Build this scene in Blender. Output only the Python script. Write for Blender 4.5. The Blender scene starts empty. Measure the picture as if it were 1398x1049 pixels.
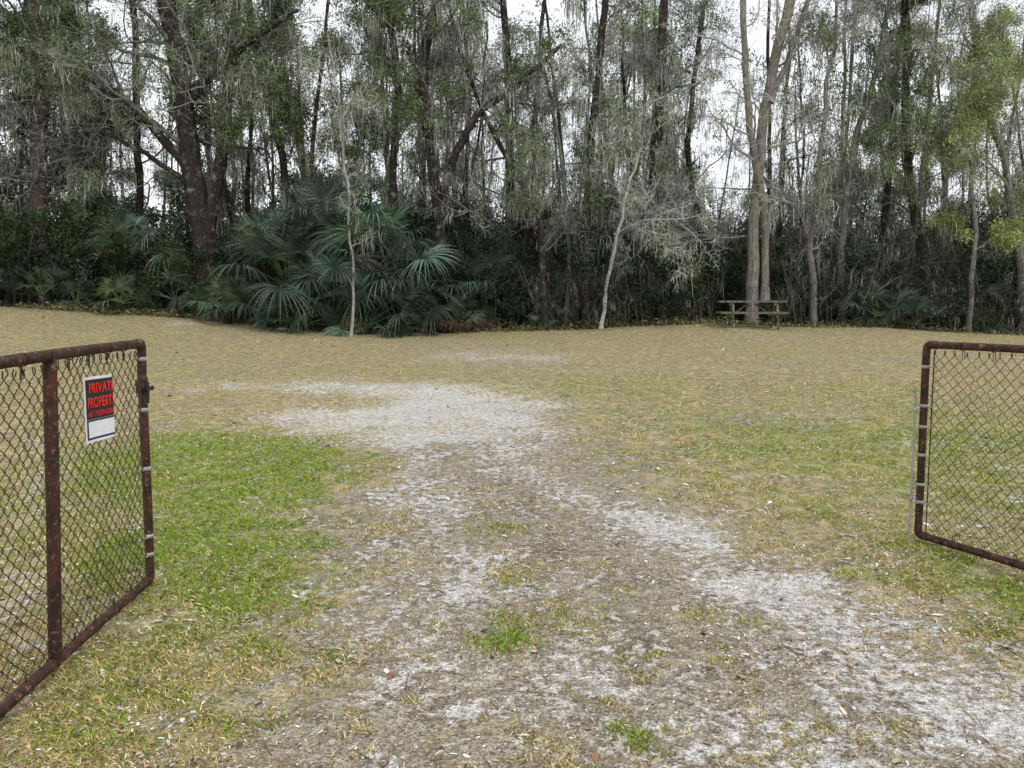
import bpy, math, numpy as np
from mathutils import Vector, Matrix
rng=np.random.default_rng(7)
F=1050.0; TH=math.radians(5.93); S_,C_=math.sin(TH),math.cos(TH); H=1.6
scene=bpy.context.scene
# ---------------------------------------------------------------- helpers
def ray(px,py):
    u=(px-699)/F; v=(py-524)/F
    return np.array([u, C_-v*S_, -(S_+v*C_)])
def at(px,py,Y):
    r=ray(px,py); return np.array([0,0,H])+r*(Y/r[1])
_ep=np.array([0,200,300,400,500,600,700,800,900,980,1060,1200,1300,1398.])
_ey=np.array([418,430,439,446,452,455,452,450,445,441,446,447,453,458.])
EX=(_ep-699)/F*24
EZ=np.array([at(a,b,24)[2] for a,b in zip(_ep,_ey)])
def vnoise(x,y,seed=0):
    xi=np.floor(x).astype(np.int64); yi=np.floor(y).astype(np.int64)
    fx=x-xi; fy=y-yi; fx=fx*fx*(3-2*fx); fy=fy*fy*(3-2*fy)
    def h(a,b):
        n=(a*374761393+b*668265263+seed*1274126177)&0x7fffffff
        n=((n^(n>>13))*1274126177)&0x7fffffff
        n=(n^(n>>16))&0xffff
        return n/65535.0
    return (h(xi,yi)*(1-fx)+h(xi+1,yi)*fx)*(1-fy)+(h(xi,yi+1)*(1-fx)+h(xi+1,yi+1)*fx)*fy
def fbm(x,y,seed=0,o=4):
    s=0;a=.5;t=0
    for i in range(o):
        s=s+a*vnoise(x*2**i+i*17.3,y*2**i-i*9.1,seed+i); t+=a; a*=.5
    return s/t
def gz(x,y):
    x=np.asarray(x,float); y=np.asarray(y,float)
    ze=np.interp(x,EX,EZ)
    t=np.clip((y-4.5)/19.5,0,1)
    z=ze*t**1.1
    z=z-np.clip(y-24.5,0,30)*0.025
    z=z+(fbm(x*.9,y*.9,3)-.5)*.07*np.clip((np.hypot(x,y)-1)/3,0,1)
    return z
def G(px,py):
    r=ray(px,py); o=np.array([0,0,H]); t=1.0
    for i in range(4000):
        p=o+r*t
        if p[2]<=gz(p[0],p[1]) or p[1]>26: break
        t+=0.02
    return p[:2]
def nrm(a):
    return a/np.maximum(np.linalg.norm(a,axis=-1,keepdims=True),1e-9)
class MB:
    def __init__(s): s.v=[];s.c=[];s.f=[];s.n=0
    def add(s,v,f,c,m=0):
        v=np.asarray(v,float).reshape(-1,3); f=np.asarray(f,np.int64)
        c=np.broadcast_to(np.asarray(c,float),(len(v),3))
        s.v.append(v); s.c.append(c); s.f.append((f+s.n,m)); s.n+=len(v)
    def mesh(s,name,mats,smooth=False):
        me=bpy.data.meshes.new(name)
        v=np.concatenate(s.v); c=np.concatenate(s.c)
        loops=np.concatenate([f.ravel() for f,m in s.f])
        tot=np.concatenate([np.full(len(f),f.shape[1]) for f,m in s.f])
        mi=np.concatenate([np.full(len(f),m) for f,m in s.f])
        st=np.concatenate([[0],np.cumsum(tot)[:-1]])
        me.vertices.add(len(v)); me.vertices.foreach_set('co',v.astype(np.float32).ravel())
        me.loops.add(len(loops)); me.loops.foreach_set('vertex_index',loops.astype(np.int32))
        me.polygons.add(len(tot)); me.polygons.foreach_set('loop_start',st.astype(np.int32))
        me.polygons.foreach_set('loop_total',tot.astype(np.int32))
        me.polygons.foreach_set('material_index',mi.astype(np.int32))
        me.polygons.foreach_set('use_smooth',np.full(len(tot),smooth))
        a=me.color_attributes.new('col','FLOAT_COLOR','POINT')
        a.data.foreach_set('color',np.concatenate([c,np.ones((len(c),1))],1).astype(np.float32).ravel())
        for m in mats: me.materials.append(m)
        me.update(calc_edges=True); me.validate()
        return me
def obj(name,me,parent=None):
    o=bpy.data.objects.new(name,me); scene.collection.objects.link(o)
    if parent: o.parent=parent
    return o
def tubes(mb,P,R,S,col,m=0):
    P=np.asarray(P,float); R=np.asarray(R,float); N,K,_=P.shape
    T=nrm(np.gradient(P,axis=1))
    mt=nrm(T.mean(1)); ref=np.where(np.abs(mt[:,2:3])>.8,np.array([[1.,0,0]]),np.array([[0,0,1.]]))
    A=nrm(np.cross(T,ref[:,None,:])); B=np.cross(T,A)
    th=np.arange(S)*2*np.pi/S
    V=P[:,:,None,:]+R[:,:,None,None]*(np.cos(th)[None,None,:,None]*A[:,:,None,:]+np.sin(th)[None,None,:,None]*B[:,:,None,:])
    n=np.arange(N)[:,None,None]; k=np.arange(K-1)[None,:,None]; s=np.arange(S)[None,None,:]
    b=n*K*S+k*S; s2=(s+1)%S
    f=np.stack([b+s,b+s2,b+S+s2,b+S+s],-1).reshape(-1,4)
    c=np.asarray(col,float)
    if c.ndim==2: c=np.repeat(c,K*S,axis=0)
    mb.add(V.reshape(-1,3),f,c,m)
def ribbons(mb,P,R,col,m=1):
    N,K,_=P.shape; T=nrm(P[:,-1]-P[:,0]); a=nrm(np.cross(T,rng.normal(size=(N,3))))[:,None,:]*R[:,:,None]*1.15
    V=np.stack([P-a,P+a],2).reshape(-1,3)
    b=(np.arange(N)[:,None]*K*2+np.arange(K-1)[None,:]*2)
    f=np.stack([b,b+1,b+3,b+2],-1).reshape(-1,4)
    mb.add(V,f,np.repeat(col,K*2,0) if np.ndim(col)==2 else col,m)
def leaves(mb,C,size,col,m=1,asp=.45):
    N=len(C)
    if N==0: return
    a=nrm(rng.normal(size=(N,3))); b=nrm(np.cross(a,rng.normal(size=(N,3))))
    s=(size*rng.uniform(.6,1.4,(N,1)))
    V=np.stack([C-a*s,C+b*s*asp-a*s*.1,C+a*s,C-b*s*asp-a*s*.1],1)
    f=np.arange(N*4).reshape(N,4)
    mb.add(V.reshape(-1,3),f,np.repeat(col,4,axis=0) if np.ndim(col)==2 else col,m)
def varcol(base,N,v=.35,h=.12):
    b=np.asarray(base,float)
    return np.clip(b*(1+rng.uniform(-v,v,(N,1)))*(1+rng.uniform(-h,h,(N,3))),0.003,1)
def grow(P,R,m,t0,t1,l0,l1,ang,K2,wig,trop,rf,relative=True,rmin=.004,tpow=1.0):
    N,K,_=P.shape
    idx=np.repeat(np.arange(N),m); M=len(idx)
    t=t0+(t1-t0)*rng.uniform(0,1,M)**tpow
    x=t*(K-1); i=np.minimum(x.astype(int),K-2); fr=(x-i)[:,None]
    pos=P[idx,i]*(1-fr)+P[idx,i+1]*fr
    tan=nrm(P[idx,i+1]-P[idx,i]); rad=R[idx,i]*(1-fr[:,0])+R[idx,i+1]*fr[:,0]
    perp=nrm(np.cross(tan,rng.normal(size=(M,3))))
    a=rng.uniform(ang[0],ang[1],M)[:,None]
    d=nrm(np.cos(a)*tan+np.sin(a)*perp)
    Lp=np.linalg.norm(np.diff(P,axis=1),axis=2).sum(1)[idx] if relative else 1.0
    L=Lp*rng.uniform(l0,l1,M)*(1-.45*t)
    pts=[pos]; 
    for k in range(K2-1):
        d=nrm(d+rng.normal(size=(M,3))*wig+np.array([0,0,trop])*(1))
        pos=pos+d*(L/(K2-1))[:,None]; pts.append(pos)
    r0=np.maximum(rad*rf*rng.uniform(.75,1.1,M),rmin)
    Rr=r0[:,None]*np.linspace(1,.3,K2)[None,:]; Rr=np.maximum(Rr,rmin*.6)
    return np.stack(pts,1),Rr
def moss(mb,P,n,drop,col,strands=6,w=.012,spread=.12,m=1):
    N,K,_=P.shape
    if n<=0: return
    i=rng.integers(0,N,n); k=rng.integers(1,K,n)
    c=P[i,k]; dr=rng.uniform(.2,1,n)**2*drop
    c=np.repeat(c,strands,0)+rng.normal(size=(n*strands,3))*np.array([spread,spread,.05])
    dr=np.repeat(dr,strands)*rng.uniform(.35,1,n*strands)
    M=len(c); K2=4
    off=np.cumsum(rng.normal(size=(M,K2,2))*.04,axis=1)
    z=-np.linspace(0,1,K2)[None,:]*dr[:,None]
    p=c[:,None,:]+np.concatenate([off,z[:,:,None]],2)
    th=rng.uniform(0,np.pi,M); side=np.stack([np.cos(th),np.sin(th),0*th],1)[:,None,:]
    ww=(w*rng.uniform(.5,1.5,(M,1))*np.array([.5,1.1,.9,.15])[None,:])[:,:,None]
    V=np.stack([p-side*ww,p+side*ww],2).reshape(-1,3)
    b=(np.arange(M)[:,None]*K2*2+np.arange(K2-1)[None,:]*2)
    f=np.stack([b,b+1,b+3,b+2],-1).reshape(-1,4)
    mb.add(V,f,np.repeat(varcol(col,M,.35,.05),K2*2,0),m)
# ---------------------------------------------------------------- materials
def newmat(n):
    m=bpy.data.materials.new(n); m.use_nodes=True; nt=m.node_tree
    for x in list(nt.nodes): nt.nodes.remove(x)
    return m,nt
class NT:
    def __init__(s,nt): s.nt=nt
    def n(s,t,ins=None,**kw):
        nd=s.nt.nodes.new(t)
        for k,v in kw.items(): setattr(nd,k,v)
        for k,v in (ins or {}).items():
            if isinstance(v,bpy.types.NodeSocket): s.nt.links.new(v,nd.inputs[k])
            else: nd.inputs[k].default_value=v
        return nd
    def noise(s,vec,sc,det=4,rough=.6):
        return s.n('ShaderNodeTexNoise',{'Vector':vec,'Scale':sc,'Detail':det,'Roughness':rough}).outputs['Fac']
    def mr(s,v,a,b,c=0.,d=1.,sm=False):
        return s.n('ShaderNodeMapRange',{0:v,1:a,2:b,3:c,4:d},interpolation_type='SMOOTHSTEP' if sm else 'LINEAR').outputs[0]
    def math(s,op,a,b=0.):
        return s.n('ShaderNodeMath',{0:a,1:b},operation=op).outputs[0]
    def mix(s,f,a,b,bt='MIX'):
        nd=s.n('ShaderNodeMix',data_type='RGBA',blend_type=bt)
        for k,v in ((0,f),(6,a),(7,b)):
            if isinstance(v,bpy.types.NodeSocket): s.nt.links.new(v,nd.inputs[k])
            else: nd.inputs[k].default_value=v if k==0 else (tuple(v)+(1,) if len(v)==3 else v)
        return nd.outputs[2]
    def out(s,sh): 
        o=s.n('ShaderNodeOutputMaterial'); s.nt.links.new(sh,o.inputs[0])
def colmat(name,rough=.8,spec=.2,nscale=6,namp=.35,bump=0.0):
    m,nt=newmat(name); t=NT(nt)
    c=t.n('ShaderNodeAttribute',attribute_name='col').outputs['Color']
    if namp>0:
        g=t.n('ShaderNodeNewGeometry').outputs['Position']
        k=t.mr(t.noise(g,nscale,1,.65),.3,.7,1-namp,1+namp)
        vv=t.n('ShaderNodeVectorMath',{0:c},operation='SCALE'); nt.links.new(k,vv.inputs['Scale']); c=vv.outputs[0]
    if spec==0: b=t.n('ShaderNodeBsdfDiffuse',{'Color':c})
    else: b=t.n('ShaderNodeBsdfPrincipled',{'Base Color':c,'Roughness':rough,'Specular IOR Level':spec})
    if bump>0:
        bn=t.n('ShaderNodeBump',{'Height':t.noise(g,nscale*4,4,.7),'Strength':bump,'Distance':.02}); nt.links.new(bn.outputs[0],b.inputs['Normal'])
    t.out(b.outputs[0]); return m
M_leaf=colmat('foliage',.55,0,1.2,0)
M_grass=colmat('grass_blades',.7,0,3,0)
M_litter=colmat('leaf_litter',.8,0,20,.0)
M_palm=colmat('palm_leaf',.36,.6,4,.2)
M_wood=colmat('weathered_wood',.85,.15,14,.4,.5)
m,nt=newmat('bark'); t=NT(nt)
a=t.n('ShaderNodeAttribute',attribute_name='col').outputs['Color']
g=t.n('ShaderNodeNewGeometry').outputs['Position']
mp=t.n('ShaderNodeMapping',{'Vector':g,'Scale':(1,1,.25)}).outputs[0]
k=t.mr(t.noise(mp,22,2,.7),.3,.7,.45,1.5)
vv=t.n('ShaderNodeVectorMath',{0:a},operation='SCALE'); nt.links.new(k,vv.inputs['Scale'])
lf=t.mr(t.noise(g,3.2,4,.75),.54,.66,0,.6)
c=t.mix(lf,vv.outputs[0],(.30,.31,.27))
b=t.n('ShaderNodeBsdfDiffuse',{'Color':c})
t.out(b.outputs[0]); M_bark=m
def rustmat(name,c1,c2,c3,rough=.75,sc=30):
    m,nt=newmat(name); t=NT(nt); g=t.n('ShaderNodeNewGeometry').outputs['Position']
    n1=t.noise(g,sc,6,.7); n2=t.noise(g,sc*3,4,.7)
    c=t.mix(t.mr(n1,.38,.62),c1,c2); c=t.mix(t.mr(n2,.56,.68,0,.8),c,c3)
    bn=t.n('ShaderNodeBump',{'Height':n2,'Strength':.8,'Distance':.004})
    b=t.n('ShaderNodeBsdfPrincipled',{'Base Color':c,'Roughness':rough,'Metallic':.1,'Normal':bn.outputs[0],'Specular IOR Level':.3}); t.out(b.outputs[0]); return m
M_rust=rustmat('rusty_pipe',(.022,.013,.011),(.08,.030,.018),(.26,.16,.10),.7,14)
M_wire=rustmat('rusty_wire',(.03,.021,.016),(.075,.045,.028),(.14,.12,.09),.7,20)
M_galv=rustmat('galvanised_steel',(.28,.28,.27),(.42,.42,.41),(.16,.10,.07),.45,40)
M_black=rustmat('dark_iron',(.02,.02,.02),(.03,.025,.022),(.06,.04,.03),.6,40)
def plain(name,c,r=.4):
    m,nt=newmat(name); t=NT(nt); g=t.n('ShaderNodeNewGeometry').outputs['Position']
    k=t.mr(t.noise(g,40,4,.6),.3,.7,.88,1.05)
    cc=t.mix(1.0,c,(1,1,1),'MULTIPLY'); vv=t.n('ShaderNodeVectorMath',{0:cc},operation='SCALE'); nt.links.new(k,vv.inputs['Scale'])
    b=t.n('ShaderNodeBsdfPrincipled',{'Base Color':vv.outputs[0],'Roughness':r}); t.out(b.outputs[0]); return m
M_white=plain('sign_white',(.78,.80,.83)); M_sblack=plain('sign_black',(.012,.012,.013),.6); M_red=plain('sign_red',(.85,.015,.015),.6)
# ---------------------------------------------------------------- ground masks
def stroke(px,r,amp): return (np.array([G(*p) for p in px]),r,amp)
SAND=[stroke([(310,525),(400,531)],.5,.50),stroke([(460,524),(540,530)],.6,.65),stroke([(490,566),(570,560),(650,548)],.85,1.1),
 stroke([(530,585),(640,590),(690,580)],.5,.9),stroke([(600,535),(650,560)],.65,.85),stroke([(650,487),(720,489)],.9,.5),stroke([(430,585),(520,570)],.3,.5),
 stroke([(690,600),(740,650),(850,700),(960,750),(1050,800),(1150,850),(1300,930),(1398,990)],.30,.52),
 stroke([(860,705),(940,725),(970,735)],.2,.75),stroke([(980,780),(1080,800)],.15,1.1),stroke([(1080,840),(1250,920),(1398,1000)],.40,.42),
 stroke([(590,620),(585,700),(620,780),(640,900)],.24,.42),stroke([(620,770),(740,790)],.14,.55),stroke([(480,770),(470,860)],.2,.38),
 stroke([(560,960),(700,1049)],.35,.25),stroke([(860,900),(1050,1030)],.28,.36),stroke([(1200,1040),(1398,1049)],.3,.45),
 stroke([(540,640),(560,720)],.25,.3),stroke([(250,441),(330,443),(400,447)],.4,.6),stroke([(30,600),(10,900)],.1,.4),stroke([(780,880),(900,1000)],.3,.25)]
DIRT=[stroke([(600,610),(680,700),(760,800),(860,930),(950,1049)],.72,.80),stroke([(560,680),(590,850),(620,1049)],.45,.7),
 stroke([(760,650),(900,740),(1100,850),(1300,980)],.62,.8),stroke([(1100,1049),(1398,1049)],.4,.8),stroke([(690,560),(740,620)],.7,.7),
 stroke([(480,1000),(420,1049)],.3,.6),stroke([(1000,900),(1200,1049)],.5,.8),stroke([(480,700),(470,900)],.3,.4),stroke([(600,470),(720,500)],1.2,.35),
 stroke([(1000,500),(1250,490)],.5,.35),stroke([(950,572),(1100,568)],.3,.5)]
GREEN=[stroke([(230,620),(330,640),(400,620)],.8,.65),stroke([(300,600),(310,700),(320,800)],.6,.72),stroke([(380,640),(390,740)],.33,.6),
 stroke([(240,700),(260,830)],.3,.68),stroke([(120,900),(340,900)],.35,.45),stroke([(80,1000),(330,980)],.2,.30),stroke([(1000,585),(1230,595)],.9,.52),stroke([(1020,620),(1230,640)],.5,.5),
 stroke([(860,525),(1200,530)],1.1,.32),stroke([(1270,770),(1398,850)],.4,.78),stroke([(20,700),(180,620)],.8,.5),stroke([(700,520),(860,560)],1.0,.28),
 stroke([(1300,560),(1398,640)],.8,.45),stroke([(1290,680),(1398,700)],.45,.45),stroke([(940,650),(1100,700)],.35,.4),stroke([(760,470),(1300,475)],2.,.08),stroke([(650,720),(720,720)],.15,.6),stroke([(490,650),(560,660)],.2,.6),stroke([(840,800),(900,860)],.18,.5),stroke([(60,480),(250,520)],1.2,.10),stroke([(640,700),(760,860)],.22,.35),stroke([(430,600),(480,640)],.3,.45),stroke([(780,600),(880,640)],.4,.35),stroke([(700,850),(740,870)],.12,.5),stroke([(890,1020),(930,1030)],.08,.7),stroke([(950,830),(1000,840)],.1,.5)]
def field(x,y,ST):
    out=np.zeros_like(x)
    for P,r,amp in ST:
        d=np.full_like(x,1e9)
        for a,b in zip(P[:-1],P[1:]):
            ab=b-a; tt=np.clip(((x-a[0])*ab[0]+(y-a[1])*ab[1])/max(ab@ab,1e-9),0,1)
            d=np.minimum(d,np.hypot(x-a[0]-tt*ab[0],y-a[1]-tt*ab[1]))
        w=np.minimum(amp*np.exp(-(d/(r*1.2))**2*.9),1)
        out=1-(1-out)*(1-w)
    return out
def masks(x,y):
    wx=x+(fbm(x*1.6,y*1.6,11)-.5)*.9; wy=y+(fbm(x*1.6,y*1.6,23)-.5)*1.2
    return field(wx,wy,SAND),field(wx,wy,GREEN),field(wx,wy,DIRT)
xs=np.concatenate([np.array([-400,-250,-150,-90,-60,-42,-30,-24]),np.arange(-20,-6,.2),np.arange(-6,6,.07),np.arange(6,20.01,.2),np.array([24,30,42,60,90,150,250,400])])
ys=np.concatenate([np.array([-60,-30,-12,-5,-2,0.]),np.arange(.8,12,.07),np.arange(12,27,.16),np.array([28,30,33,37,42,50,60,80,120,200,300,450])])
X,Y=np.meshgrid(xs,ys); Z=gz(X,Y)
s_,g_,d_=masks(X.ravel(),Y.ravel()); s_=s_.reshape(X.shape);g_=g_.reshape(X.shape);d_=d_.reshape(X.shape)
near=(np.abs(X)<6)&(Y<12)
Z=Z-.03*s_*near-.02*d_*near+near*(fbm(X*6,Y*6,51)-.5)*.03
mb=MB(); ny,nx=X.shape
i=np.arange(ny-1)[:,None]*nx+np.arange(nx-1)[None,:]
mb.add(np.stack([X,Y,Z],-1).reshape(-1,3),np.stack([i,i+1,i+nx+1,i+nx],-1).reshape(-1,4),np.stack([s_,g_,d_],-1).reshape(-1,3),0)
m,nt=newmat('ground'); t=NT(nt)
a=t.n('ShaderNodeAttribute',attribute_name='col'); sp=t.n('ShaderNodeSeparateColor',{0:a.outputs['Color']})
g=t.n('ShaderNodeNewGeometry').outputs['Position']; sx=t.n('ShaderNodeSeparateXYZ',{0:g})
nA=t.noise(g,.45,2,.6); nB=t.noise(g,4,3,.7); nC=t.noise(g,18,2,.75); nD=t.noise(g,75,1,.75); nE=t.noise(g,1.6,4,.8); nF=t.noise(g,9,3,.8)
straw=t.mix(t.mr(nC,.35,.65),(.27,.19,.085),(.70,.57,.31))
straw=t.mix(t.mr(nB,.44,.64),straw,t.mix(t.mr(nD,.35,.65),(.20,.18,.05),(.52,.46,.17)))
straw=t.mix(t.mr(nE,.45,.60,0,.75),straw,t.mix(t.mr(nC,.35,.65),(.19,.125,.07),(.42,.30,.18)))
straw=t.mix(t.mr(nF,.52,.66,0,.75),straw,(.12,.085,.04))
straw=t.mix(t.mr(nF,.46,.36,0,.65),straw,(.78,.70,.50))
straw=t.mix(t.mr(nA,.42,.60,0,.22),straw,(.28,.31,.08))
grn=t.mix(t.mr(nC,.3,.7),(.075,.11,.015),(.34,.43,.07))
gm=t.math('ADD',sp.outputs[1],t.mr(nB,.3,.7,-.45,.45)); gm=t.math('ADD',gm,t.mr(nD,.3,.7,-.35,.35)); gm=t.math('ADD',gm,t.mr(nF,.35,.65,-.35,.35)); gm=t.math('ADD',gm,t.mr(nE,.35,.65,-.2,.2))
c=t.mix(t.mr(gm,.15,.85,0,.88),straw,grn)
soil=t.mix(t.mr(nC,.35,.65),(.17,.13,.095),(.47,.41,.33)); soil=t.mix(t.mr(nD,.5,.66,0,.7),soil,(.62,.58,.51)); soil=t.mix(t.mr(nE,.48,.62,0,.75),soil,(.16,.12,.085)); soil=t.mix(t.mr(nF,.54,.66,0,.6),soil,(.36,.29,.15))
dm=t.math('ADD',sp.outputs[2],t.mr(nB,.3,.7,-.5,.5)); dm=t.math('ADD',dm,t.mr(nC,.3,.7,-.35,.35)); dm=t.math('ADD',dm,t.mr(nF,.35,.65,-.25,.25))
c=t.mix(t.mr(dm,.12,.68,0,.93),c,soil)
sand=t.mix(t.mr(nC,.3,.7),(.58,.55,.50),(.87,.85,.82)); sand=t.mix(t.mr(nD,.54,.66,0,.65),sand,(.36,.31,.25))
sm=t.math('ADD',sp.outputs[0],t.mr(nE,.35,.65,-.40,.40)); sm=t.math('ADD',sm,t.mr(nC,.3,.7,-.34,.34)); sm=t.math('ADD',sm,t.mr(nF,.35,.65,-.32,.32))
c=t.mix(t.mr(sm,.32,.95,0,.95),c,sand)
vo=t.n('ShaderNodeTexVoronoi',{'Vector':g,'Scale':46.,'Randomness':1.}); vs=t.n('ShaderNodeSeparateColor',{0:vo.outputs['Color']})
fl=t.math('MULTIPLY',t.mr(vo.outputs['Distance'],.26,.36,1,0),t.mr(vs.outputs[0],.66,.68,0,.75))
c=t.mix(fl,c,t.mix(vs.outputs[1],(.12,.075,.04),(.85,.81,.73)))
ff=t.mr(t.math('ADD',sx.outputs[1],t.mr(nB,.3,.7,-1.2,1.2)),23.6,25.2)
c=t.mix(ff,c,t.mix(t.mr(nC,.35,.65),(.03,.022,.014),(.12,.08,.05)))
bh=t.math('ADD',nC,t.math('MULTIPLY',nD,.5))
bn=t.n('ShaderNodeBump',{'Height':bh,'Strength':1.,'Distance':.07})
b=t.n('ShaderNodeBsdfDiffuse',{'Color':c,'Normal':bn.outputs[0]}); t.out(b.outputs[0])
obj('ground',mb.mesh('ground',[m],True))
# ---------------------------------------------------------------- grass + litter
def sampleXY(n,y0,y1,p=1.6):
    u=rng.uniform(0,1,n); k=1-p; y=(y0**k+(y1**k-y0**k)*u)**(1/k)
    x=rng.uniform(-1,1,n)*(.74*y+1.3); return x,y
def zs(x,y):
    s,g,d=masks(x,y); nr=((np.abs(x)<6)&(y<12))
    return gz(x,y)+nr*(-.03*s-.02*d+(fbm(x*6,y*6,51)-.5)*.03),s,g,d
n=430000
x,y=sampleXY(n,1.7,25)
z,s,g,d=zs(x,y)
cl=fbm(x*5,y*5,77,3); cl2=fbm(x*1.2,y*1.2,78,3)
dens=np.clip(.30+.75*g-.42*d-.9*s+(cl-.5)*2.8+(cl2-.5)*1.0,.015,1)
k=rng.uniform(0,1,n)<dens; x,y,z,s,g,d,cl=[q[k] for q in (x,y,z,s,g,d,cl)]; n=len(x)
th=rng.uniform(0,2*np.pi,n); dirx,diry=np.cos(th),np.sin(th)
hgt=rng.uniform(.005,.019,n)*(1+.6*g)*(1+.03*y)*np.clip(.5+cl,.6,1.3); wd=rng.uniform(.001,.0021,n)*(1+.16*y)
lean=rng.uniform(.3,1.8,n)*hgt
base=np.stack([x,y,z-.003],1); side=np.stack([-diry,dirx,0*x],1)*wd[:,None]
mid=base+np.stack([dirx*lean*.35,diry*lean*.35,hgt*.65],1); tip=base+np.stack([dirx*lean,diry*lean,hgt],1)
V=np.stack([base-side,base+side,mid+side*.8,tip,mid-side*.8],1).reshape(-1,3)
pg=np.clip(.02+g*1.1+(fbm(x*2.5,y*2.5,91)-.5)*1.1,0,1); isg=rng.uniform(0,1,n)<pg
cg=varcol((.27,.37,.05),n,.5,.15); cs=varcol((.62,.51,.28),n,.5,.1); cm=varcol((.42,.38,.12),n,.35,.1)
col=np.where(isg[:,None],cg,np.where(rng.uniform(0,1,n)[:,None]<.68,cs,cm))
mb=MB(); mb.add(V,np.arange(n*5).reshape(n,5),np.repeat(col,5,0),0)
obj('grass',mb.mesh('grass',[M_grass]))
n=120000
x,y=sampleXY(n,1.7,24,1.6); z,s,g,d=zs(x,y); k=rng.uniform(0,1,n)<np.clip(.66-.45*s-.2*d-.1*g+(fbm(x*2,y*2,5)-.5)*1.6,.08,1)
x,y,z=x[k],y[k],z[k]; n=len(x)
a=rng.uniform(0,2*np.pi,n); L=rng.uniform(.003,.010,n)*(1+.07*y)*np.where(rng.uniform(0,1,n)<.03,2.6,1); W=L*rng.uniform(.15,.45,n)
ax=np.stack([np.cos(a),np.sin(a),rng.normal(size=n)*.25],1); bx=np.stack([-np.sin(a),np.cos(a),rng.normal(size=n)*.3],1)
c0=np.stack([x,y,z+rng.uniform(.003,.012,n)],1); up=np.array([0,0,1.])
L=L[:,None];W=W[:,None]; cu=rng.uniform(-.2,.6,(n,1))*W
V=np.stack([c0-ax*L,c0-ax*L*.3-bx*W+up*cu,c0+ax*L*.4-bx*W*.9+up*cu,c0+ax*L,c0+ax*L*.4+bx*W*.9+up*cu,c0-ax*L*.3+bx*W+up*cu],1)
pal=np.array([(.62,.55,.42),(.46,.36,.22),(.26,.16,.08),(.85,.82,.76),(.12,.08,.05),(.36,.17,.085),(.52,.43,.28)])
col=pal[rng.choice(7,n,p=[.17,.16,.15,.18,.18,.05,.11])]*rng.uniform(.7,1.12,(n,1))
b=np.arange(n)[:,None]*6; f=np.concatenate([b+np.array([[0,1,2,3]]),b+np.array([[0,3,4,5]])],0)
mb=MB(); mb.add(V.reshape(-1,3),f,np.repeat(col,6,0),0)
n=1300; x,y=sampleXY(n,1.8,20); z,_,_,_=zs(x,y); a=rng.uniform(0,6.28,n); L=rng.uniform(.03,.16,n)
dv=np.stack([np.cos(a),np.sin(a),0*a],1)*L[:,None]; c0=np.stack([x,y,z+.008],1)
P=np.stack([c0-dv/2,c0+rng.normal(size=(n,3))*.006,c0+dv/2],1); tubes(mb,P,np.full((n,3),.0018)*rng.uniform(.6,1.6,(n,1)),3,varcol((.22,.17,.12),n,.5),0)
obj('fallen_leaves',mb.mesh('fallen_leaves',[M_litter]))
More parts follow.
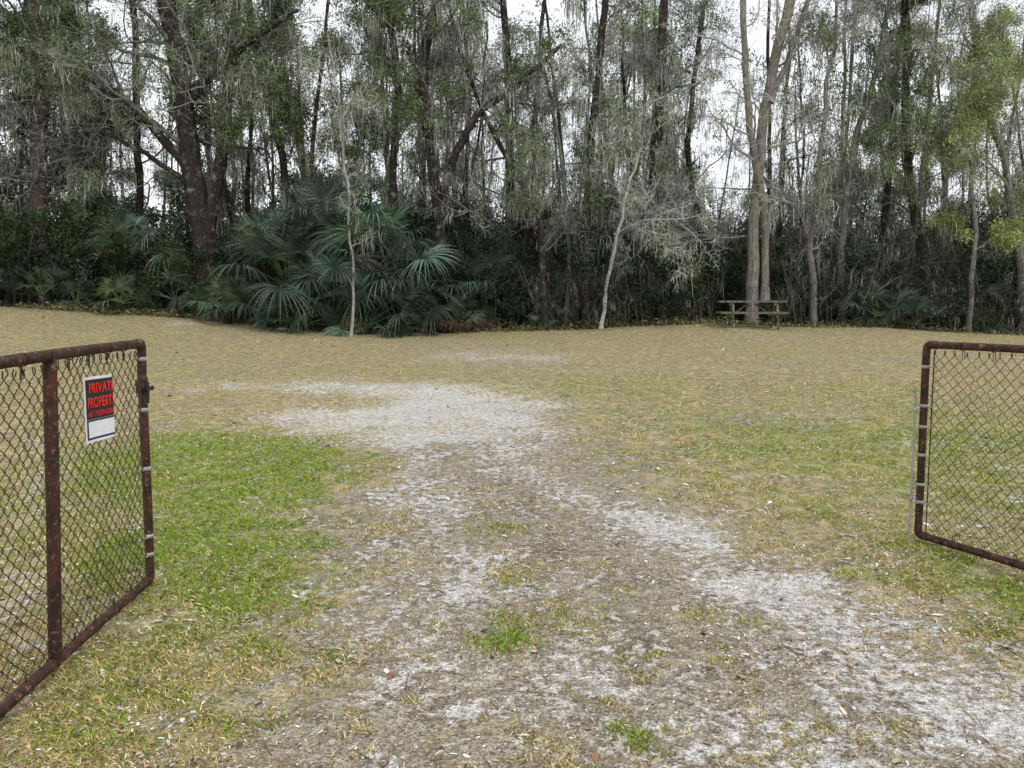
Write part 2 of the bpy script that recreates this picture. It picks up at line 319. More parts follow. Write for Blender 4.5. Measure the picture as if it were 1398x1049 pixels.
# ---------------------------------------------------------------- trees
GREEN_D=(.058,.095,.042); GREEN_M=(.115,.16,.068); GREEN_Y=(.26,.31,.11); MOSS=(.34,.355,.30); MOSS_D=(.20,.21,.175)
def tree_mesh(name,trunks,sp,bcol,tcol,sides=9):
    mb=MB()
    T=[];RR=[]
    for P,r0,r1 in trunks:
        P=np.asarray(P,float); dd=np.concatenate([[0],np.cumsum(np.linalg.norm(np.diff(P,axis=0),axis=1))]); K=22
        tt=np.linspace(0,dd[-1],K); Q=np.stack([np.interp(tt,dd,P[:,j]) for j in range(3)],1)
        Q[1:-1]=(Q[:-2]+2*Q[1:-1]+Q[2:])/4; Q[2:,:2]+=np.cumsum(rng.normal(size=(K-2,2))*.035,axis=0)
        r=np.linspace(r0,r1,K); r[0]*=1.35; r*=rng.uniform(.92,1.08,K)
        T.append(Q);RR.append(r)
    T=np.stack(T);RR=np.stack(RR)
    tubes(mb,T,RR,sides,bcol,0)
    P1,R1=grow(T,RR,sp['n1'],sp.get('t0',.2),1,sp['l1'][0],sp['l1'][1],sp.get('ang',(.5,1.3)),9,.24,sp.get('trop',.06),.34,False,.014)
    tubes(mb,P1,R1,5,np.asarray(bcol)*.6+np.asarray(tcol)*.4,0)
    P2,R2=grow(P1,R1,sp['n2'],.15,1,.3,.65,(.4,1.1),7,.28,sp.get('trop2',.02),.5,True,.0075)
    tubes(mb,P2,R2,3,varcol(tcol,len(P2),.25,.05),1)
    P3,R3=grow(P2,R2,sp['n3'],.15,1,.35,.75,(.4,1.2),5,.28,-.02,.5,True,.005)
    ribbons(mb,P3,R3,varcol(tcol,len(P3),.4,.05))
    PL=P3; nper=sp['n3']
    if sp.get('n4',0):
        P4,R4=grow(P3,R3,sp['n4'],.2,1,.4,.9,(.4,1.2),4,.25,-.05,.6,True,.0042)
        ribbons(mb,P4,R4,varcol(np.asarray(tcol)*1.1,len(P4),.4,.05))
        PL=P4; nper*=sp['n4']
    if sp.get('leaf',0):
        n=sp['leaf']; N1=len(P1); N4=len(PL); per1=N4//N1
        w=rng.uniform(0,1,N1)**1.2; w=np.repeat(w,per1); w2=np.repeat(rng.uniform(0,1,N4//nper)**1.4,nper); w=w*w2; w/=w.sum()
        i=rng.choice(N4,n,p=w); k=rng.integers(0,4,n)
        C=PL[i,k]+rng.normal(size=(n,3))*sp.get('ls',.1)
        tint=np.repeat(rng.uniform(.6,1.5,N4//nper),nper)[i][:,None]
        leaves(mb,C,sp.get('lsz',.04),varcol(sp['lcol'],n,.45,.15)*tint,1)
    moss(mb,P2,sp.get('moss',0),sp.get('drop',1.0),sp.get('mcol',MOSS),6,sp.get('mw',.009),.13)
    moss(mb,P3,int(sp.get('moss',0)*1.3),sp.get('drop',1.0)*.5,sp.get('mcol',MOSS),5,sp.get('mw',.009)*.85,.08)
    return mb.mesh(name,[M_bark,M_leaf])
def hero(name,pathpx,D,r0,r1,top,sp,bcol,tcol,extra=[]):
    tr=[]
    for pp,a,b,tp in [(pathpx,r0,r1,top)]+extra:
        P=[at(x,y,D+0.*i) for i,(x,y) in enumerate(pp)]
        if pp is pathpx:
            z0=float(gz(P[0][0],D)); P[0][2]=z0-.1
        if tp:
            l=P[-1]; d=P[-1]-P[-2]; d=d/np.linalg.norm(d)
            if l[2]<tp: P.append(l+np.array([d[0]*(tp-l[2])*.6,rng.normal()*.4,tp-l[2]]))
        P=[p+np.array([0,rng.normal()*.12 if i else 0,0]) for i,p in enumerate(P)]
        tr.append((P,a,b))
    return obj(name,tree_mesh(name,tr,sp,bcol,tcol))
OAK=dict(n1=19,l1=(2.2,5.8),n2=8,n3=6,n4=3,t0=.2,leaf=28000,lcol=GREEN_M,moss=130,drop=1.2)
OAKD=dict(OAK,lcol=GREEN_D,leaf=28000,moss=90)
BARE=dict(n1=17,l1=(1.6,4.4),n2=8,n3=6,n4=3,t0=.22,leaf=6000,lcol=GREEN_M,moss=140,drop=1.2)
THIN=dict(n1=10,l1=(1.,2.8),n2=6,n3=5,n4=3,t0=.3,leaf=1200,lcol=GREEN_M,moss=60,drop=.9)
PINE=dict(n1=10,l1=(1.5,3.5),n2=6,n3=5,n4=3,t0=.6,leaf=6000,lcol=GREEN_D,moss=30,drop=.8)
YEL=dict(n1=20,l1=(1.6,4.4),n2=8,n3=6,n4=3,t0=.28,leaf=28000,lcol=GREEN_Y,moss=90,drop=.9,lsz=.034)
DK=(.042,.035,.030); BR=(.08,.06,.05); GY=(.18,.17,.15); PALE=(.45,.44,.40); TW=(.28,.275,.245); TWP=(.50,.49,.45)
hero('pine_tree',[(62,420),(52,290),(42,100),(38,0)],25.6,.28,.22,15,PINE,BR,GY)
hero('live_oak_tree',[(285,415),(278,330),(262,230),(240,100),(225,0)],25.5,.42,.2,14,dict(OAK,n1=13,leaf=38000,moss=240),DK,TW,
  [([(280,340),(300,230),(318,110),(325,0)],.24,.12,13),([(265,240),(190,150),(100,95),(0,60)],.17,.06,None),([(250,150),(330,70),(420,20)],.15,.05,None),([(270,260),(200,210),(110,170),(60,170)],.10,.03,None)])
hero('oak_tree',[(130,420),(128,300),(120,160),(100,0)],28,.2,.1,14,OAKD,DK,TW)
hero('oak_tree',[(190,420),(188,300),(186,100),(184,-20)],27,.13,.1,14,OAKD,DK,TW)
hero('sapling_tree',[(478,442),(486,380),(484,300),(470,180),(455,60)],22.0,.045,.025,9,dict(THIN,n1=7),(.30,.29,.26),TWP)
hero('oak_tree',[(392,430),(395,300),(380,160),(350,20)],27,.16,.1,13,OAK,DK,TW)
hero('oak_tree',[(535,430),(535,270),(537,130),(520,0)],25.5,.16,.1,14,dict(OAK,t0=.35),DK,TW)
hero('forked_oak_tree',[(598,430),(597,290),(588,190),(575,80),(600,0)],25.,.22,.13,14,dict(OAK,leaf=12000,n1=11,t0=.35),DK,TW,
  [([(598,290),(618,210),(650,150),(700,120),(760,60)],.15,.06,None)])
hero('bare_tree',[(700,440),(700,300),(706,180),(690,0)],26,.16,.1,14,BARE,DK,TW)
hero('leaning_tree',[(742,432),(748,300),(690,200),(650,110),(620,20)],24.8,.11,.05,11,BARE,DK,TW)
hero('bare_tree',[(800,445),(802,300),(812,160),(826,40)],25,.14,.1,13,BARE,DK,TWP)
hero('birch_tree',[(820,446),(830,380),(838,320),(856,268),(880,180)],24.2,.07,.03,7,dict(THIN,moss=50,n1=7),(.42,.41,.37),TWP,[([(838,320),(880,300),(940,298),(985,285)],.03,.012,None)])
hero('mossy_tree',[(884,440),(886,330),(892,220),(905,60)],26,.2,.12,14,dict(BARE,moss=260),DK,TW)
hero('bare_tree',[(770,446),(778,380),(770,260),(740,130)],26,.08,.05,10,THIN,GY,TWP)
hero('sweetgum_tree',[(1026,425),(1032,300),(1044,200),(1062,90),(1085,0)],24.8,.19,.13,15,dict(BARE,t0=.3,n1=13),(.19,.175,.145),TWP,
  [([(1044,410),(1046,300),(1020,180),(1008,60)],.13,.08,13),([(1052,140),(1085,60),(1110,-20)],.09,.06,14),([(1032,320),(990,325),(930,318),(875,330)],.035,.012,None)])
hero('bare_tree',[(955,440),(960,330),(940,200),(955,50)],27,.12,.07,13,BARE,DK,TWP)
hero('mossy_tree',[(1112,442),(1108,340),(1120,230),(1140,100)],25,.11,.05,11,dict(BARE,moss=260),GY,TWP)
hero('mossy_tree',[(1152,444),(1148,360),(1158,250),(1190,120)],26,.13,.06,12,dict(BARE,moss=230),GY,TW)
hero('oak_tree',[(1268,440),(1262,360),(1240,240),(1235,60)],26,.17,.1,14,dict(YEL,leaf=22000,lcol=GREEN_M,moss=170),DK,TW)
hero('leafy_tree',[(1322,452),(1322,380),(1325,300),(1320,160)],24.6,.08,.05,10,YEL,GY,TWP)
hero('leafy_tree',[(1400,455),(1396,330),(1375,200),(1340,80)],25,.14,.07,12,dict(YEL,moss=140),GY,TW)
hero('oak_tree',[(5,420),(0,300),(-20,120),(-10,0)],25.5,.22,.12,13,OAKD,DK,TW)
hero('bare_tree',[(1210,446),(1205,330),(1215,200),(1225,80)],28,.14,.08,14,dict(BARE,moss=240),DK,TW)
hero('oak_tree',[(-150,420),(-160,200),(-180,0)],27,.25,.15,14,OAKD,DK,TW)
hero('oak_tree',[(1560,455),(1570,250),(1560,0)],27,.2,.15,14,dict(YEL,lcol=GREEN_M),DK,TW)
vars_=[]
def stand(nt_,h,spread,r):
    tr=[]
    for _ in range(nt_):
        a=rng.uniform(0,6.28); q=spread*rng.uniform(.2,1); x0,y0=q*math.cos(a),q*math.sin(a); l=rng.normal()*1.7; hh=h*rng.uniform(.65,1.1); w=rng.normal()*.5
        tr.append(([(x0,y0,-.4),(x0+l*.1+w,y0,hh*.3),(x0+l*.6,y0+.2,hh*.6),(x0+l,y0+.3,hh)],r*rng.uniform(.4,1.5),.04))
    return tr
for q in range(8):
    if q<3: tr=stand(2,14,1.5,.14); sp=dict(n1=10,l1=(1.8,4.5),n2=6,n3=5,t0=.1,leaf=17000,lcol=(.08,.115,.058),moss=90,drop=1.4,lsz=.07,ls=.2,mw=.014)
    else: tr=stand(3,14.5,2.4,.11); sp=dict(n1=12,l1=(1.4,4.2),n2=6,n3=5,t0=.15,leaf=2500,lcol=GREEN_M,moss=150,drop=1.5,lsz=.06,mw=.014)
    vars_.append(tree_mesh('forest_trees_%d'%q,tr,sp,[DK,(.11,.10,.088),(.16,.15,.13)][q%3],(.29,.283,.255),6))  # paler bark tones put aerial haze into the colour of far trees
bg=bpy.data.objects.new('background_forest',None); scene.collection.objects.link(bg)
for row,(yy,nn) in enumerate([(29.5,9),(33,10),(37.5,12),(43,13),(50,15),(59,18)]):
    for j in range(nn):
        xx=((j+.5)/nn*2-1)*(yy*.85)+rng.normal()*1.4; y2=yy+rng.normal()*1.3
        q=rng.integers(0,3) if ((xx<-.12*yy and rng.uniform()<.6) or (xx>.4*yy and rng.uniform()<.4)) else rng.integers(3,8)
        o=obj('tree',vars_[q],bg); o.location=(xx,y2,float(gz(xx,y2))); o.rotation_euler=(0,0,rng.uniform(0,6.28)); s=rng.uniform(.8,1.15); o.scale=(s,s,s*rng.uniform(.9,1.15))
# ---------------------------------------------------------------- bushes / brush
def bush_mesh(name,w,h,n,col,lsz=.05,stems=14,mossn=0,scol=GY,n2=7,n3=5):
    mb=MB()
    S=np.zeros((stems,6,3)); b=rng.normal(size=(stems,2))*w*.25; 
    for k in range(6):
        f=k/5; S[:,k,:2]=b*(1+f*1.3)+rng.normal(size=(stems,2))*.06*f*w; S[:,k,2]=f*h*rng.uniform(.75,1)
    R=np.linspace(.018,.006,6)[None,:]*rng.uniform(.7,1.5,(stems,1))
    tubes(mb,S,R,4,varcol(scol,stems,.4),1)
    P2,R2=grow(S,R,n2,.15,1,.25,.55,(.4,1.2),6,.25,.04,.6,True,.006); ribbons(mb,P2,R2,varcol(scol,len(P2),.4))
    P3,R3=grow(P2,R2,n3,.1,1,.35,.8,(.4,1.3),4,.25,-.02,.6,True,.004); ribbons(mb,P3,R3,varcol(scol,len(P3),.4))
    if n:
        i=rng.integers(0,len(P3),n); C=P3[i,rng.integers(0,4,n)]+rng.normal(size=(n,3))*.08
        tint=np.repeat(rng.uniform(.4,1.6,len(P2)),n3)[i][:,None]
        C[:,2]=np.maximum(C[:,2],.02)
        leaves(mb,C,lsz,varcol(col,n,.4,.15)*tint,1)
    if mossn: moss(mb,P3,mossn,.7,MOSS_D,4,.01,.06)
    return mb.mesh(name,[M_bark,M_leaf])
bvar=[bush_mesh('shrub_a',2.2,2.0,9500,(.034,.058,.026),.045,14,0,(.10,.09,.075)),bush_mesh('shrub_b',2.0,2.8,9500,(.038,.062,.028),.045,14,0,(.11,.10,.08)),bush_mesh('shrub_c',1.6,1.2,6000,(.06,.09,.033),.04)]  # leaf colours darkened to paint in the gloom of the understory
bare=[bush_mesh('brush_a',2.0,2.8,900,(.05,.075,.035),.04,18,70,(.11,.098,.08)),bush_mesh('brush_b',2.4,3.8,900,(.06,.085,.04),.04,18,100,(.14,.128,.108)),bush_mesh('brush_c',2.0,2.2,1800,(.05,.075,.035),.05,22,30,(.075,.065,.052))]
def place(me,px,py,D,s=1,name='shrub',parent=None):
    p=at(px,py,D); o=obj(name,me,parent); o.location=(p[0],D,float(gz(p[0],D))); o.rotation_euler=(0,0,rng.uniform(0,6.28)); o.scale=(s,s,s*rng.uniform(.85,1.15)); return o
for px,D,s,v in [(-40,25,1.2,0),(30,25.2,1.2,1),(70,26,1.2,0),(120,26.4,1.2,1),(225,25.8,1.2,0),(300,25.8,1.,1),(345,27,1.,0),(420,26.5,1.2,1),(380,25.4,.9,0),(460,25.6,1.,0),(540,25.6,.9,0),(500,27.5,1.2,0),(570,26.5,1.1,1),(600,26.0,.9,0),(640,26,1.0,1),(668,25.8,1.,1),(700,26.5,.9,0),(620,25.2,.7,2),(1190,27.,.9,0),(1290,26,.8,0),(1370,26.5,1,1),(1440,26,1.2,0),(1230,27.5,1.1,1),(1060,28.,1.,0),(1030,26.8,.9,0),(980,27.2,.9,1),(740,27.5,.9,0),(860,27.5,.9,0),(1130,27.5,1.,0)]:
    place(bvar[v],px,430,D,s)
us=bpy.data.objects.new('undergrowth',None); scene.collection.objects.link(us)
for row,(yy,nn) in enumerate([(26.8,14),(28.6,20),(32.5,18),(37,18),(44,20),(53,24),(66,26)]):
    for j in range(nn):
        xx=((j+.5)/nn*2-1)*(yy*.85)+rng.normal()*.6; y2=yy+rng.normal()*.5
        if row==0 and xx<-1: continue
        me=(bvar if (rng.uniform()<(.8 if xx<-.15*yy else .5)) else bare)[rng.integers(0,3 if row else 2)]
        o=obj('brush',me,us); o.location=(xx,y2,float(gz(xx,y2))); o.rotation_euler=(0,0,rng.uniform(0,6.28)); s=rng.uniform(.8,1.3)*(1+.22*row); o.scale=(s,s,s)
for px,D,s,v in [(770,25,.7,0),(850,25.2,.8,0),(900,25.2,.8,2),(950,25.8,.8,0),(1100,25.4,.9,0),(1135,25.8,1,1),(1300,25.3,.8,2),(1360,25.2,.9,0)]:
    place(bare[v],px,430,D,s,'bare_shrub')
dead=bush_mesh('dead_brush',2.0,.7,1500,(.13,.085,.05),.05,26,0,(.15,.11,.08))
place(dead,600,440,24.5,.7,'dead_brush_pile'); place(dead,640,440,24.8,.6,'dead_brush_pile')
# ---------------------------------------------------------------- palmettos
def palm(name,px,D,nl,pet,fan,hub=.3,col=(.075,.125,.078),up=.9,lo=.12):
    mb=MB(); p=at(px,440,D); gx=p[0]; g0=float(gz(gx,D)); org=np.array([gx,D,g0])
    if hub>.05: tubes(mb,[[org+[0,0,-.1],org+[0,0,hub*.5],org+[.03,0,hub]]],[[.14,.15,.11]],10,(.04,.033,.025),1)
    for i in range(nl):
        az=i*2.399+rng.normal()*.2; el=(lo+(1-lo)*rng.uniform(0,1)**.8)*up*1.5
        hd=np.array([math.cos(az),math.sin(az),0]); d=hd*math.cos(el)+np.array([0,0,math.sin(el)])
        L=pet*rng.uniform(.75,1.15); K=6; pts=[org+[0,0,hub]]
        for k in range(K-1):
            d=nrm(d-np.array([0,0,.04+.015*k])); pts.append(pts[-1]+d*L/(K-1))
        tubes(mb,[pts],[np.linspace(.018,.009,K)],5,(.13,.18,.07),1)
        base=pts[-1]; side=nrm(np.cross(d,[0,0,1.])); upv=np.cross(side,d)
        tw=rng.normal()*.45; side,upv=side*math.cos(tw)+upv*math.sin(tw),upv*math.cos(tw)-side*math.sin(tw)
        dead=(el<.3*up and rng.uniform()<.12)
        ns=36; FR=fan*rng.uniform(.8,1.15); th=np.linspace(-2.05,2.05,ns)+rng.normal(size=ns)*.03
        l=FR*(1-.22*(np.abs(th)/1.95)**2)*rng.uniform(.88,1.08,ns)
        dirs=np.cos(th)[:,None]*d+np.sin(th)[:,None]*side
        dirs=nrm(dirs+upv*.22*np.abs(np.sin(th))[:,None])
        KK=7; f=np.linspace(0,1,KK); droop=rng.uniform(.1,.7)*rng.uniform(.7,1.3,ns)
        P=base+dirs[:,None,:]*(l[:,None]*f[None,:])[:,:,None]
        P[:,:,2]-=(droop*l)[:,None]*(f**2.6)[None,:]; P+=rng.normal(size=(ns,1,3))*(f**2)[None,:,None]*.05
        perp=nrm(np.cross(dirs,upv))
        wid=(np.array([.012,.6,1,.8,.5,.28,.02])*.020*FR/.8)
        wv=perp[:,None,:]*wid[None,:,None]
        fold=upv*wid[:,None]*.7
        V=np.stack([P-wv,P-fold[None],P+wv],2).reshape(-1,3)
        b=(np.arange(ns)[:,None]*KK*3+np.arange(KK-1)[None,:]*3)
        fc=np.concatenate([np.stack([b,b+1,b+4,b+3],-1).reshape(-1,4),np.stack([b+1,b+2,b+5,b+4],-1).reshape(-1,4)])
        c0=np.asarray((.16,.13,.085) if dead else col)*rng.uniform(.45,1.7)
        mb.add(V,fc,np.repeat(varcol(c0,ns,.4,.06),KK*3,0),0)
    return obj(name,mb.mesh(name,[M_palm,M_bark]))
palm('sabal_palm',395,23.8,34,1.7,1.1,1.2,lo=.0); palm('sabal_palm',505,23.9,38,1.8,1.15,1.6,lo=.0); palm('sabal_palm',450,24.4,34,1.7,1.15,2.2,lo=.0); palm('sabal_palm',550,24.2,28,1.3,1.05,1.4,lo=0)
palm('sabal_palm',455,23.3,26,1.4,.95,.5,lo=0);palm('sabal_palm',365,24.4,14,1.0,.85,1.9,lo=.1)
for px,D,nl,pe,fa in [(370,23.6,20,1.1,.85),(415,23.2,22,1.15,.85),(500,23.2,22,1.15,.85),(545,23.5,22,1.2,.9),(580,23.9,18,1.0,.75)]:
    palm('saw_palmetto',px,D,nl,pe,fa,.15,col=(.055,.095,.055),lo=0)
palm('saw_palmetto',180,25.0,18,1.1,.85,1.8,up=.8); palm('saw_palmetto',165,24.2,14,.7,.65,.3,col=(.11,.17,.08)); palm('saw_palmetto',310,23.7,18,.8,.7,.4,col=(.10,.16,.08))
palm('saw_palmetto',1200,25.2,20,.95,.75,.3,col=(.05,.08,.045)); palm('saw_palmetto',1250,24.9,16,.7,.6,.15); palm('saw_palmetto',105,24.6,12,.6,.5,.2)
palm('saw_palmetto',660,25.2,16,1.1,.8,1.2); palm('saw_palmetto',15,24.8,14,1.0,.7,.4); palm('saw_palmetto',1165,25.6,14,.9,.65,.3)
palm('saw_palmetto',480,22.8,10,.3,.35,.02,col=(.22,.21,.10)); palm('saw_palmetto',545,22.9,10,.3,.4,.02,col=(.13,.16,.07)); palm('saw_palmetto',740,24.6,9,.35,.4,.05)
palm('saw_palmetto',1340,25.2,12,.6,.55,.1); palm('saw_palmetto',1060,25.8,12,.6,.55,.2); palm('saw_palmetto',240,24.6,14,.8,.65,.5); palm('saw_palmetto',620,24.6,14,.7,.6,.3); palm('saw_palmetto',60,24.6,14,.8,.65,.4)
n=32000; x=rng.uniform(-22,22,n); y=24.0+rng.gamma(2.,.45,n)+(fbm(x*.5,x*0,8)-.5)*1.4; hh=rng.uniform(.05,.3,n)*(fbm(x*.8,y*.8,9)*1.6)
k=(x<-1)|(rng.uniform(0,1,n)<.45); x,y,hh=x[k],y[k],hh[k]; n=len(x); z=gz(x,y)
C=np.stack([x,y,z+hh*rng.uniform(0,1,n)],1); mb=MB(); pal=np.array([(.07,.11,.04),(.13,.18,.06),(.18,.115,.065),(.32,.26,.16)])
leaves(mb,C,.045,pal[rng.choice(4,n,p=[.3,.2,.25,.25])]*rng.uniform(.6,1.4,(n,1)),0); obj('weeds',mb.mesh('weeds',[M_leaf]))
# ---------------------------------------------------------------- picnic table
def box(mb,c,s,col,ry=0,rx=0):
    v=np.array([(a,b,d) for a in(-.5,.5) for b in(-.5,.5) for d in(-.5,.5)],float)*s
    if rx: c_,s_=math.cos(rx),math.sin(rx); v=v@np.array([[1,0,0],[0,c_,s_],[0,-s_,c_]])
    if ry: c_,s_=math.cos(ry),math.sin(ry); v=v@np.array([[c_,0,-s_],[0,1,0],[s_,0,c_]])
    v=v+np.array(c)
    f=np.array([(0,1,3,2),(4,6,7,5),(0,4,5,1),(2,3,7,6),(0,2,6,4),(1,5,7,3)])
    mb.add(v,f,np.asarray(col)*rng.uniform(.8,1.2),0)
mb=MB(); wc=(.145,.14,.095)
for k in range(5): box(mb,(0,(k-2)*.148,.765),(1.9,.14,.06),wc)
for sgn in(-1,1):
    for k in range(2): box(mb,(0,sgn*(.62+k*.148-.07),.44),(1.9,.14,.06),wc)
for xx in(-.62,.62):
    box(mb,(xx,0,.705),(.06,.70,.095),wc); box(mb,(xx,0,.36),(.06,1.45,.095),wc)
    for sgn in(-1,1): box(mb,(xx+.062,sgn*.40,.36),(.06,.13,.80),wc,rx=sgn*.42)
    box(mb,(xx*.55,0,.53),(.56,.08,.05),wc,ry=math.copysign(.62,xx))
po=obj('picnic_table',mb.mesh('picnic_table',[M_wood])); q=at(1025,446,22.8)
po.location=(q[0],22.8,float(gz(q[0],22.8))); po.rotation_euler=(0,0,math.radians(-9))
# ---------------------------------------------------------------- gates
def polytube(mb,pts,r,S=12,col=(1,1,1),m=0):
    pts=np.asarray(pts,float); tubes(mb,pts[None],np.full((1,len(pts)),r) if np.isscalar(r) else np.asarray(r)[None],S,col,m)
def child(mb,name,mat,par,smooth=True):
    return obj(name,mb.mesh(name,[mat],smooth),par)
def ring(c,axis,r,w,mb):
    axis=np.array(axis,float); polytube(mb,[c-axis*w/2-axis*.0005,c-axis*w/2,c+axis*w/2,c+axis*w/2+axis*.0005],[r*.9,r,r,r*.9],14)
def gate(name,A,B,zb,zt,L,mids,lean=0.0,lean2=0.0):
    par=bpy.data.objects.new(name,None); scene.collection.objects.link(par)
    A=np.array(A);B=np.array(B); dv=nrm(B-A)
    def W(s,z,n=0):
        q=A+dv*s+np.array([-dv[1],dv[0]])*n; q=q+np.array([(lean+lean2*s)*(z-.7),0]); return np.array([q[0],q[1],z])
    r=.0245
    mb=MB(); cr=.028
    def arc(s0,z0,a0,a1):
        return [W(s0+cr*math.cos(a),z0+cr*math.sin(a)) for a in np.linspace(a0,a1,6)]
    loop=arc(cr,zt-cr,math.pi/2,math.pi)+arc(cr,zb+cr,math.pi,1.5*math.pi)
    full=[W(L,zt)]
    for q in np.linspace(L-.3,cr+.15,12): full.append(W(q,zt+math.sin(q*2.1)*.004))
    full+=loop[:6]
    for q in np.linspace(zt-.15,zb+.15,7): full.append(W(0,q,math.sin(q*4)*.002))
    full+=loop[6:]
    for q in np.linspace(cr+.15,L-.3,12): full.append(W(q,zb+math.sin(q*1.7)*.005))
    full.append(W(L,zb)); full.append(W(L,zt))
    polytube(mb,full,r,14)
    for s in mids: polytube(mb,[W(s,zb),W(s,(zb+zt)/2,.003),W(s,zt)],.027,12)
    for zc in (zb,zt): ring(W(.045,zc),(dv[0],dv[1],0),.0275,.05,mb)
    child(mb,'frame',M_rust,par)
    mb=MB()
    w=.036; nw=int((L-.05)/w)
    z0=zb+.035; z1=zt-.055; nz=int((z1-z0)/w); 
    P=[]
    for i in range(1,nw):
        j=np.arange(nz+1); s=i*w+((j+i)%2)*(w*1.03)+.02; z=z0+j*(z1-z0)/nz; off=np.where((j+i)%2==0,.0035,-.0035)
        s=s+.012*np.sin(z*5+i*.13)+.006*np.sin(i*.7+z*11); z=z+.008*np.sin(i*.21+j*.3)
        P.append([W(a,b,c) for a,b,c in zip(s,z,off)])
    P=np.array(P); K=P.shape[1]; Q=[]
    for k in range(K):
        if k>0: Q.append(P[:,k]*.88+P[:,k-1]*.12)
        Q.append(P[:,k])
        if k<K-1: Q.append(P[:,k]*.88+P[:,k+1]*.12)
    Q=np.stack(Q,1); tubes(mb,Q,np.full(Q.shape[:2],.0020),5,(1,1,1),0)
    tops=P[:,-1]; st=tops+np.array([0,0,.028])+rng.normal(size=tops.shape)*.004
    tubes(mb,np.stack([tops,(tops+st)/2+rng.normal(size=tops.shape)*.003,st],1),np.full((len(tops),3),.0026),5,(1,1,1),0)
    child(mb,'chain_link_mesh',M_wire,par)
    mb=MB()
    for s in np.arange(.25,L,.2):
        for zc,dz in((zt,-.075),(zb,.06)):
            th=np.linspace(0,2*np.pi,14); rr=.0275
            pts=[W(s+.012*q/6.28+rng.normal()*.001,zc+rr*math.cos(q),rr*math.sin(q)) for q in th]
            pts=[W(s+.004,zc+dz,0)]+pts+[W(s+.018,zc+dz*1.05,.002)]
            polytube(mb,pts,.0022,5)
    child(mb,'wire_ties',M_black,par)
    mb=MB(); polytube(mb,[W(.055,z0-.01,.004),W(.055,(z0+z1)/2,.004),W(.055,z1+.02,.004)],.004,6)
    child(mb,'tension_bar',M_wire,par)
    return par,W
LA=(-2.04,4.215); LB=(-1.915,2.783)
lg,W=gate('chain_link_gate',LA,LB,.055,1.385,2.75,[1.03,2.25],.012,.03)
mb=MB()
for z in (1.30,1.02,.69,.305,.20): 
    ring(W(0,z),(0,0,1),.0275,.022,mb)
    for nn in (.012,-.012): polytube(mb,[W(.02,z-.0,nn),W(.055,z,nn*.7),W(.068,z,nn*.5)],.004,6)
child(mb,'tension_bands',M_galv,lg)
mb=MB()
ring(W(0,1.145),(0,0,1),.034,.05,mb)
polytube(mb,[W(-.02,1.16,-.02),W(-.05,1.17,-.05),W(-.075,1.15,-.06),W(-.08,1.12,-.05)],.009,8)
polytube(mb,[W(-.02,1.13,.02),W(-.06,1.14,.03),W(-.08,1.125,.02)],.009,8)
polytube(mb,[W(.03,1.20,.03),W(.035,1.12,.04),W(.03,1.06,.035)],.007,8)
th=np.linspace(0,2*np.pi,16); polytube(mb,[W(-.06+.02*math.cos(q),1.13+.022*math.sin(q),-.05) for q in th],.004,6)
child(mb,'fork_latch',M_black,lg)
mb=MB(); polytube(mb,[W(-.018,.12,-.03),W(-.018,-.02,-.03)],.006,8); child(mb,'drop_rod',M_galv,lg)
RA=(2.735,5.06); RB=(3.03,4.38)
rg,W2=gate('chain_link_gate',RA,RB,.055,1.335,2.75,[1.9],-.008)
mb=MB()
for z in (1.19,.93,.79,.60,.40,.28):
    ring(W2(0,z),(0,0,1),.0275,.02,mb)
    for nn in (.012,-.012): polytube(mb,[W2(.02,z,nn),W2(.055,z,nn*.7),W2(.068,z,nn*.5)],.004,6)
child(mb,'tension_bands',M_galv,rg)
mb=MB()
polytube(mb,[W2(-.03,1.02,-.075),W2(-.03,1.04,-.09),W2(-.03,1.035,-.06),W2(-.03,1.0,-.045),W2(-.03,.5,-.045),W2(-.03,-.02,-.045)],.0075,8)
child(mb,'drop_rod',M_galv,rg)
mb=MB()
for z in (.9,.30):
    ring(W2(-.03,z,-.045),(0,0,1),.012,.03,mb); polytube(mb,[W2(-.03,z,-.045),W2(0,z,-.01)],.007,6)
child(mb,'rod_brackets',M_galv,rg)
# ---------------------------------------------------------------- sign
sg=bpy.data.objects.new('private_property_sign',None); scene.collection.objects.link(sg)
dv=nrm(np.array(LB)-np.array(LA))
sw,sh=.275,.305
p0=np.array(LA)+dv*.755
ex=Vector((-dv[0],-dv[1],0)); ez=Vector((0,0,1)); nyv=ex.cross(ez)
if nyv.x<0: nyv=-nyv
ex=ez.cross(nyv) 
Mx=Matrix((( ex.x,ez.x,nyv.x,p0[0]+nyv.x*.03),(ex.y,ez.y,nyv.y,p0[1]+nyv.y*.03),(ex.z,ez.z,nyv.z,.962),(0,0,0,1)))
sg.matrix_world=Mx @ Matrix.Rotation(math.radians(-1.0),4,'Z') @ Matrix.Rotation(math.radians(-5),4,'Y')
def curl(x): return -.03*max(0,(x/sw-.88)/.12)**2 -.004*math.sin(x/sw*6)
def sheet(name,x0,x1,z0,z1,off,mat,n=24):
    mb=MB(); X=np.linspace(x0,x1,n); v=[]
    for xx in X:
        for zz in (z0,z1): v.append((xx,zz,curl(xx)+off))
    b=np.arange(n-1)*2; mb.add(v,np.stack([b,b+2,b+3,b+1],-1),(1,1,1)); return child(mb,name,mat,sg)
sheet('backing',0,sw,0,sh,0,M_white); sheet('black_panel',.016,sw-.012,.107,sh-.013,.0015,M_sblack)
sheet('black_panel_low',.016,sw-.012,.013,.105,.0013,M_sblack); sheet('white_box',.027,sw-.022,.023,.097,.0028,M_white)
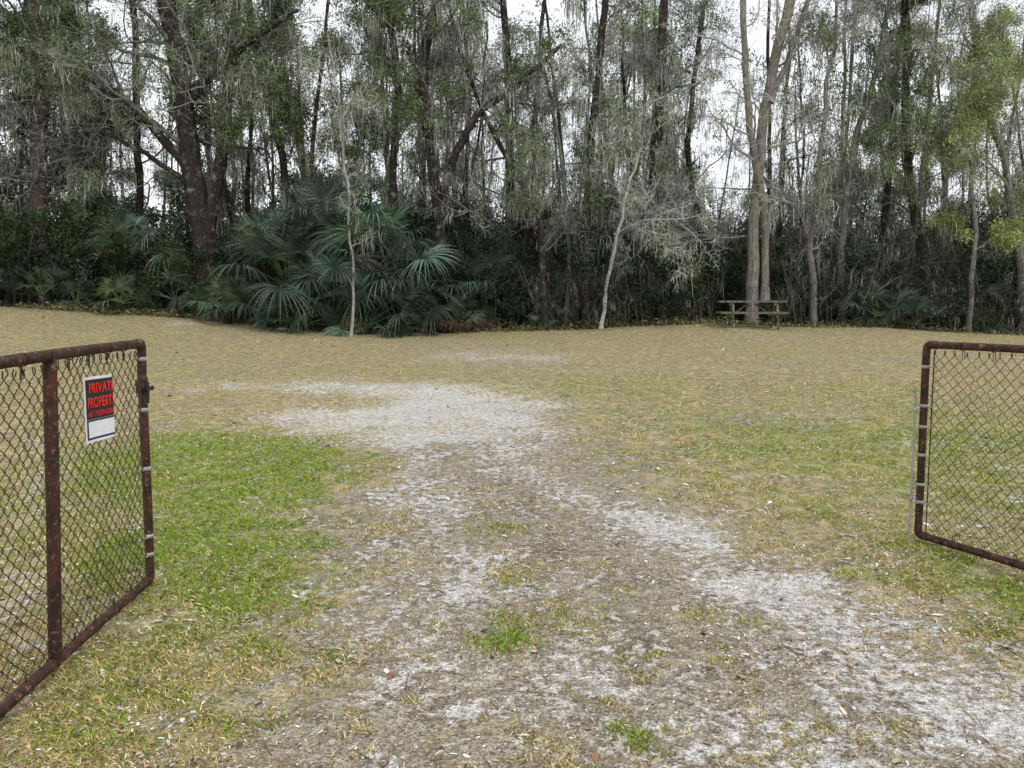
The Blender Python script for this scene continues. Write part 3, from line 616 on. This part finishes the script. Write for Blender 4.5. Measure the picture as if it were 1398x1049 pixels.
def text(s,x,z,w,h,mat,off=.004,bold=.012):
    cu=bpy.data.curves.new('lettering','FONT'); cu.body=s; cu.size=1; cu.offset=bold; cu.extrude=0; cu.space_character=1.08
    o=bpy.data.objects.new('lettering_tmp',cu); scene.collection.objects.link(o)
    bpy.context.view_layer.update()
    dg=bpy.context.evaluated_depsgraph_get(); me=bpy.data.meshes.new_from_object(o.evaluated_get(dg)); bpy.data.objects.remove(o)
    v=np.zeros(len(me.vertices)*3); me.vertices.foreach_get('co',v); v=v.reshape(-1,3)
    mn,mx=v.min(0),v.max(0); v[:,0]=(v[:,0]-mn[0])/(mx[0]-mn[0])*w+x; v[:,1]=(v[:,1]-mn[1])/(mx[1]-mn[1])*h+z
    v[:,2]=np.array([curl(a) for a in v[:,0]])+off
    me.vertices.foreach_set('co',v.ravel()); me.materials.clear(); me.materials.append(mat); me.update()
    return obj('lettering_'+s.split()[0].lower(),me,sg)
text('PRIVATE',.043,.228,.205,.048,M_red,bold=.018); text('PROPERTY',.028,.160,.228,.050,M_red,bold=.018); text('NO TRESPASSING',.030,.120,.222,.024,M_red,bold=.012)
# ---------------------------------------------------------------- light, sky, camera
w=bpy.data.worlds.new("World"); scene.world=w; w.use_nodes=True; nt=w.node_tree; t=NT(nt)
bgN=nt.nodes['Background']; sky=nt.nodes.new('ShaderNodeTexSky'); sky.sky_type='NISHITA'; sky.sun_disc=False
sky.sun_elevation=math.radians(52); sky.sun_rotation=math.radians(150); sky.dust_density=4; sky.air_density=1; sky.ozone_density=1
tc=t.n('ShaderNodeTexCoord').outputs['Generated']
cl=t.mix(t.mr(t.noise(tc,3,4,.55),.35,.65),(7.2,7.5,8.0),(9.1,9.3,9.6))
cc=t.mix(.88,sky.outputs[0],cl)
nt.links.new(cc,bgN.inputs['Color']); bgN.inputs['Strength'].default_value=.15
su=bpy.data.lights.new('sun','SUN'); su.energy=1.4; su.angle=math.radians(14); su.color=(1,.98,.95)
so=bpy.data.objects.new('sun',su); scene.collection.objects.link(so)
el,az=math.radians(52),math.radians(150)
dvec=Vector((math.sin(az)*math.cos(el),math.cos(az)*math.cos(el),math.sin(el))); so.rotation_euler=dvec.to_track_quat('Z','Y').to_euler()
cam=bpy.data.cameras.new('camera'); cam.sensor_width=36; cam.lens=F/1398*36; cam.clip_end=2000; cam.clip_start=.05
co=bpy.data.objects.new('camera',cam); scene.collection.objects.link(co); co.location=(0,0,H); co.rotation_euler=(math.pi/2-TH,0,0); scene.camera=co
scene.view_settings.view_transform='Standard'; scene.view_settings.look='None'; scene.view_settings.exposure=0
